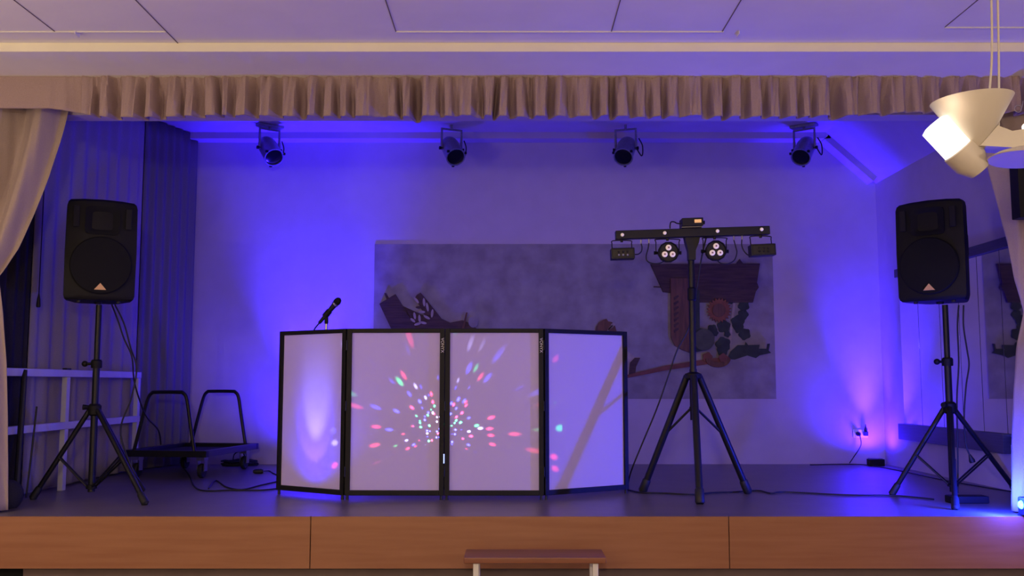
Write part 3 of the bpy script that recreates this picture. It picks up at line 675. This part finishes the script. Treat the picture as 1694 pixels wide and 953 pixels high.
# ------------------------------------------------------------------ theatre lamps under the stage ceiling
def par_can():
    t = thing('theatre_lamp', '', 'stage light', (0, 0, ZC), 0, 'lamps hanging from the stage ceiling')
    pv = Vector((0, 0, -.225)); ax = Vector((0, -.74, -.67)).normalized()
    MB().tube([(-.095, 0, -.235), (-.095, 0, -.045), (.095, 0, -.045), (.095, 0, -.235)], .013, 8).build('yoke', 'canm', t)
    MB().cyl((0, 0, -.05), (0, 0, 0), .012, None, 10).build('hanger_bolt', 'canm', t)
    MB().lathe([(.03, -.15), (.055, -.145), (.075, -.11), (.085, -.06), (.085, .12), (.090, .122), (.090, .14), (.080, .14), (.078, .125)], pv+ax*.01, ax, 24).build('can', 'canm', t)
    MB().lathe([(.076, .10), (.076, .128), (.05, .134), (.01, .136)], pv+ax*.01, ax, 24).build('lens', 'lens', t)
    x = ax.orthogonal().normalized(); x = Vector((1, 0, 0)); y = ax.cross(x)
    for a in (30, 150, 270):
        d = x*cos(R(a))+y*sin(R(a)); MB().box(pv+ax*.14+d*.094, (.022, .022, .022), None, .003).build('gel_clip', 'black', t)
    
    for s_ in (-1, 1): MB().cyl(pv+Vector((s_*.085, 0, 0)), pv+Vector((s_*.118, 0, 0)), .012, .016, 12).build('knob', 'black', t)
    MB().tube(smooth_path([pv-ax*.14, pv-ax*.18+Vector((.03, 0, -.02)), pv+Vector((.13, .06, -.06)), pv+Vector((.15, .02, .02)), pv+Vector((.12, .0, .09))], 6), .006, 7).build('cord', 'cable', t)
    return t
proto = par_can()
cans = [(-2.43, 9.50, 38, 'theatre lamp hanging leftmost from the stage ceiling, in the blue glow', True), (-.605, 9.50, 24, 'theatre lamp hanging second from left under the stage ceiling', False),
        (1.14, 9.50, -20, 'theatre lamp hanging second from right under the stage ceiling', False), (2.93, 9.50, -36, 'theatre lamp hanging rightmost, beside the sloping ceiling', True)]
for i, (x, y, a, lab, plate) in enumerate(cans):
    o = proto if i == 0 else copy_tree(proto)
    o.location = (x, y, ZC); o.scale = (1.1, 1.1, 1.1); o.rotation_euler.z = R(a); o['label'] = lab
for i, c in enumerate([o for o in bpy.data.objects if o.name.startswith('theatre_lamp')]):
    if abs(c.location.x) > 2: MB().box((0, 0, -.012), (.24, .09, .024), None, .004).build('mounting_plate', 'canm', c)

# ------------------------------------------------------------------ back wall: socket and up-lights
so = thing('wall_socket', 'double white wall socket with plug, low on the back wall at right', 'socket', (3.56, YB, 1.06))
p = atY(1423, 717, YB)
MB().box((p.x+.0, YB-.006, p.z), (.15, .012, .08), None, .003).build('socket_plate', 'white', so, True)
for u in (-.035, .037): MB().cyl((p.x+u, YB-.010, p.z), (p.x+u, YB-.015, p.z), .024, None, 16).build('socket_face', 'white', so, True)
x_ = p.x-.030
tag(MB().lathe([(.022, 0), (.022, .03), (.012, .05)], (x_, YB-.016, p.z-.005), (0, -1, 0)).tube(smooth_path([(x_, YB-.062, p.z), (x_, YB-.08, p.z-.03), (x_+.01, YB-.06, p.z-.12), (x_-.06, YB-.035, p.z-.24), (x_-.10, YB-.03, S+.012)], 6), .005, 7).build('plug', 'cable'), 'black plug in left half of the wall socket, lead dropping to floor', 'plug')
x_ = p.x+.040
ad = thing('adapter', 'black adapter in right half of the wall socket above the up-light', 'adapter', (x_, YB-.016, p.z))
MB().box((x_, YB-.045, p.z), (.036, .056, .045), None, .006).build('body', 'cable', ad, True)
MB().lathe([(.016, 0), (.016, .02), (.006, .05), (.003, .075)], (x_, YB-.05, p.z+.02)).build('cable_guard', 'cable', ad, True)
def uplight(loc, label, m='black'):
    t = thing('floor_uplight', label, 'stage light', loc)
    MB().box((0, 0, .035), (.15, .10, .07), None, .008).build('housing', m, t)
    MB().box((0, .005, .072), (.12, .075, .006), None, .002).build('lens', 'lens', t)
    for s_ in (-1, 1): MB().box((s_*.06, 0, .003), (.02, .09, .008), None, .002).build('foot', 'cable', t)
    return t
uplight((UR.x, UR.y-.02, S), 'small black up-light box on floor at back wall, under the socket')
uplight((UL.x, UL.y-.02, S), 'small black up-light box on floor behind left booth panel')
# coloured lamp at the right end of the stage edge
el = thing('edge_lamp', 'small lamp glowing blue at right end of the stage edge', 'stage light', (LED.x, LED.y, S))
MB().box((LED.x+.03, LED.y, S+.065), (.13, .09, .11), None, .01).build('housing', 'black', el, True)
MB().ball((LED.x-.034, LED.y-.004, S+.075), .026, (.8, 1, 1)).build('lens', 'bluelamp', el, True)
MB().box((LED.x+.03, LED.y+.05, S+.005), (.10, .06, .01), None, .002).build('foot', 'cable', el, True)

# ------------------------------------------------------------------ right edge extras in front of the curtain
bx = thing('wall_loudspeaker', 'dark narrow box high in front of the right curtain', 'loudspeaker', (3.3, 6.0, 2.6))
MB().box2((3.155, 5.93, 2.59), (3.40, 6.035, 2.985), .006).build('cabinet', 'black', bx, True)
MB().box2((3.20, 5.922, 2.61), (3.385, 5.931, 2.965), .003).build('front_grille', 'grille', bx, True)
MB().box2((3.27, 6.03, 2.75), (3.30, 6.35, 2.79)).box2((3.27, 6.0, 2.75), (3.98, 6.03, 2.79)).build('bracket', 'metal', bx, True)
hk = atY(1684, 180, 5.98)
tag(MB().tube([(hk.x+.022*cos(t), 5.98, hk.z+.022*sin(t)) for t in [.6+5.0*i/14 for i in range(15)]]+[(hk.x+.03, 5.98, hk.z+.03), (hk.x+.045, 6.0, hk.z+.055)], .0035, 7).build('hook', 'hook'), 'small pale wire hook in front of the valance at far right', 'hook')

# ------------------------------------------------------------------ pendant lamp near the camera
PY = 3.70
pd = thing('pendant_lamp', 'cream pendant lamp with conical shades hanging near the camera at right', 'lamp', (1.83, PY, 2.5))
def P(x, y, dy=0): return atY(x, y, PY+dy)
c0 = P(1612, 164); c1 = P(1615, 246); ax = (c0-c1); Lc = ax.length; ax.normalize()
ax = Vector((ax.x-.06, 0, ax.z)).normalized()
MB().lathe([(.026, -.003), (.032, .0), (.152, Lc*.98), (.150, Lc*.985), (.028, .006)], c1, ax, 48, cap=False).build('cone_shade', 'shade', pd, True, solid=0)
g0 = P(1548, 208, .02); g1 = P(1600, 262, .02); ag = (g0-g1).normalized()
lt = MB().tube([g0+ag*.012-ag*.0, g0+ag*.004, g1], [.040, .060, .062], 32).build('glass_tube', 'glow', pd, True); lt['label'] = 'glowing opal glass'
MB().tube([g1+ag*.050, g1+ag*.046, g1-ag*.02, g1-ag*.07], [.063, .068, .066, .04], 32).build('shade_cup', 'shade', pd, True)
hub = [P(1612, 246), P(1640, 213), P(1664, 222), P(1700, 216), P(1730, 232), P(1722, 262), P(1664, 249)]
MB().prism([p_+Vector((0, -.05, 0)) for p_ in hub], (0, .10, 0)).build('hub', 'shade', pd, True)
d0 = P(1690, 264, -.08); MB().lathe([(.118, 0), (.121, .003), (.09, .022), (.03, .045)], d0, (.08, .06, 1), 40).build('lower_shade', 'shade', pd, True)
g2 = P(1706, 203, .10); g3 = P(1722, 246, .06)
MB().tube([g2, g2.lerp(g3, .06), g3], [.026, .038, .044], 24).build('glass_tube', 'glow', pd, True)['label'] = 'glowing opal glass'
for a, b, c in (((1642, -60), (1641, 60), (1637, 150)), ((1653, -60), (1652, 80), (1652, 222))):
    top = P(*a); top.z = HC+.0
    MB().tube(smooth_path([Vector((P(*a).x, PY, HC)), P(*b, .01), P(*c, .01)], 8), .0045, 8).build('cord', 'shade', pd, True)
point('pendant_bulb', P(1560, 185, -.10), .4, WARM, .04)

# ------------------------------------------------------------------ step in front of the stage
sp = thing('stage_step', 'wooden step with white metal legs in front of the stage', 'step', (.13, 5.75, 0))
MB().box2((-.275, 5.615, .545), (.535, 5.90, .580), .006).build('tread', mat('step_wood', (.27, .10, .05), .4, col2=(.20, .07, .035), scale=3, stretch=(.6, 9, 9)), sp, True)
for x in (-.205, .475):
    for y in (5.645, 5.87): MB().box2((x-.016, y-.016, 0), (x+.016, y+.016, .545), .003).build('leg', 'white', sp, True)
    MB().box2((x-.014, 5.66, .10), (x+.014, 5.855, .128), .003).build('foot_rail', 'white', sp, True)
MB().box2((-.19, 5.865, .50), (.46, 5.885, .54), .002).build('cross_rail', 'white', sp, True)
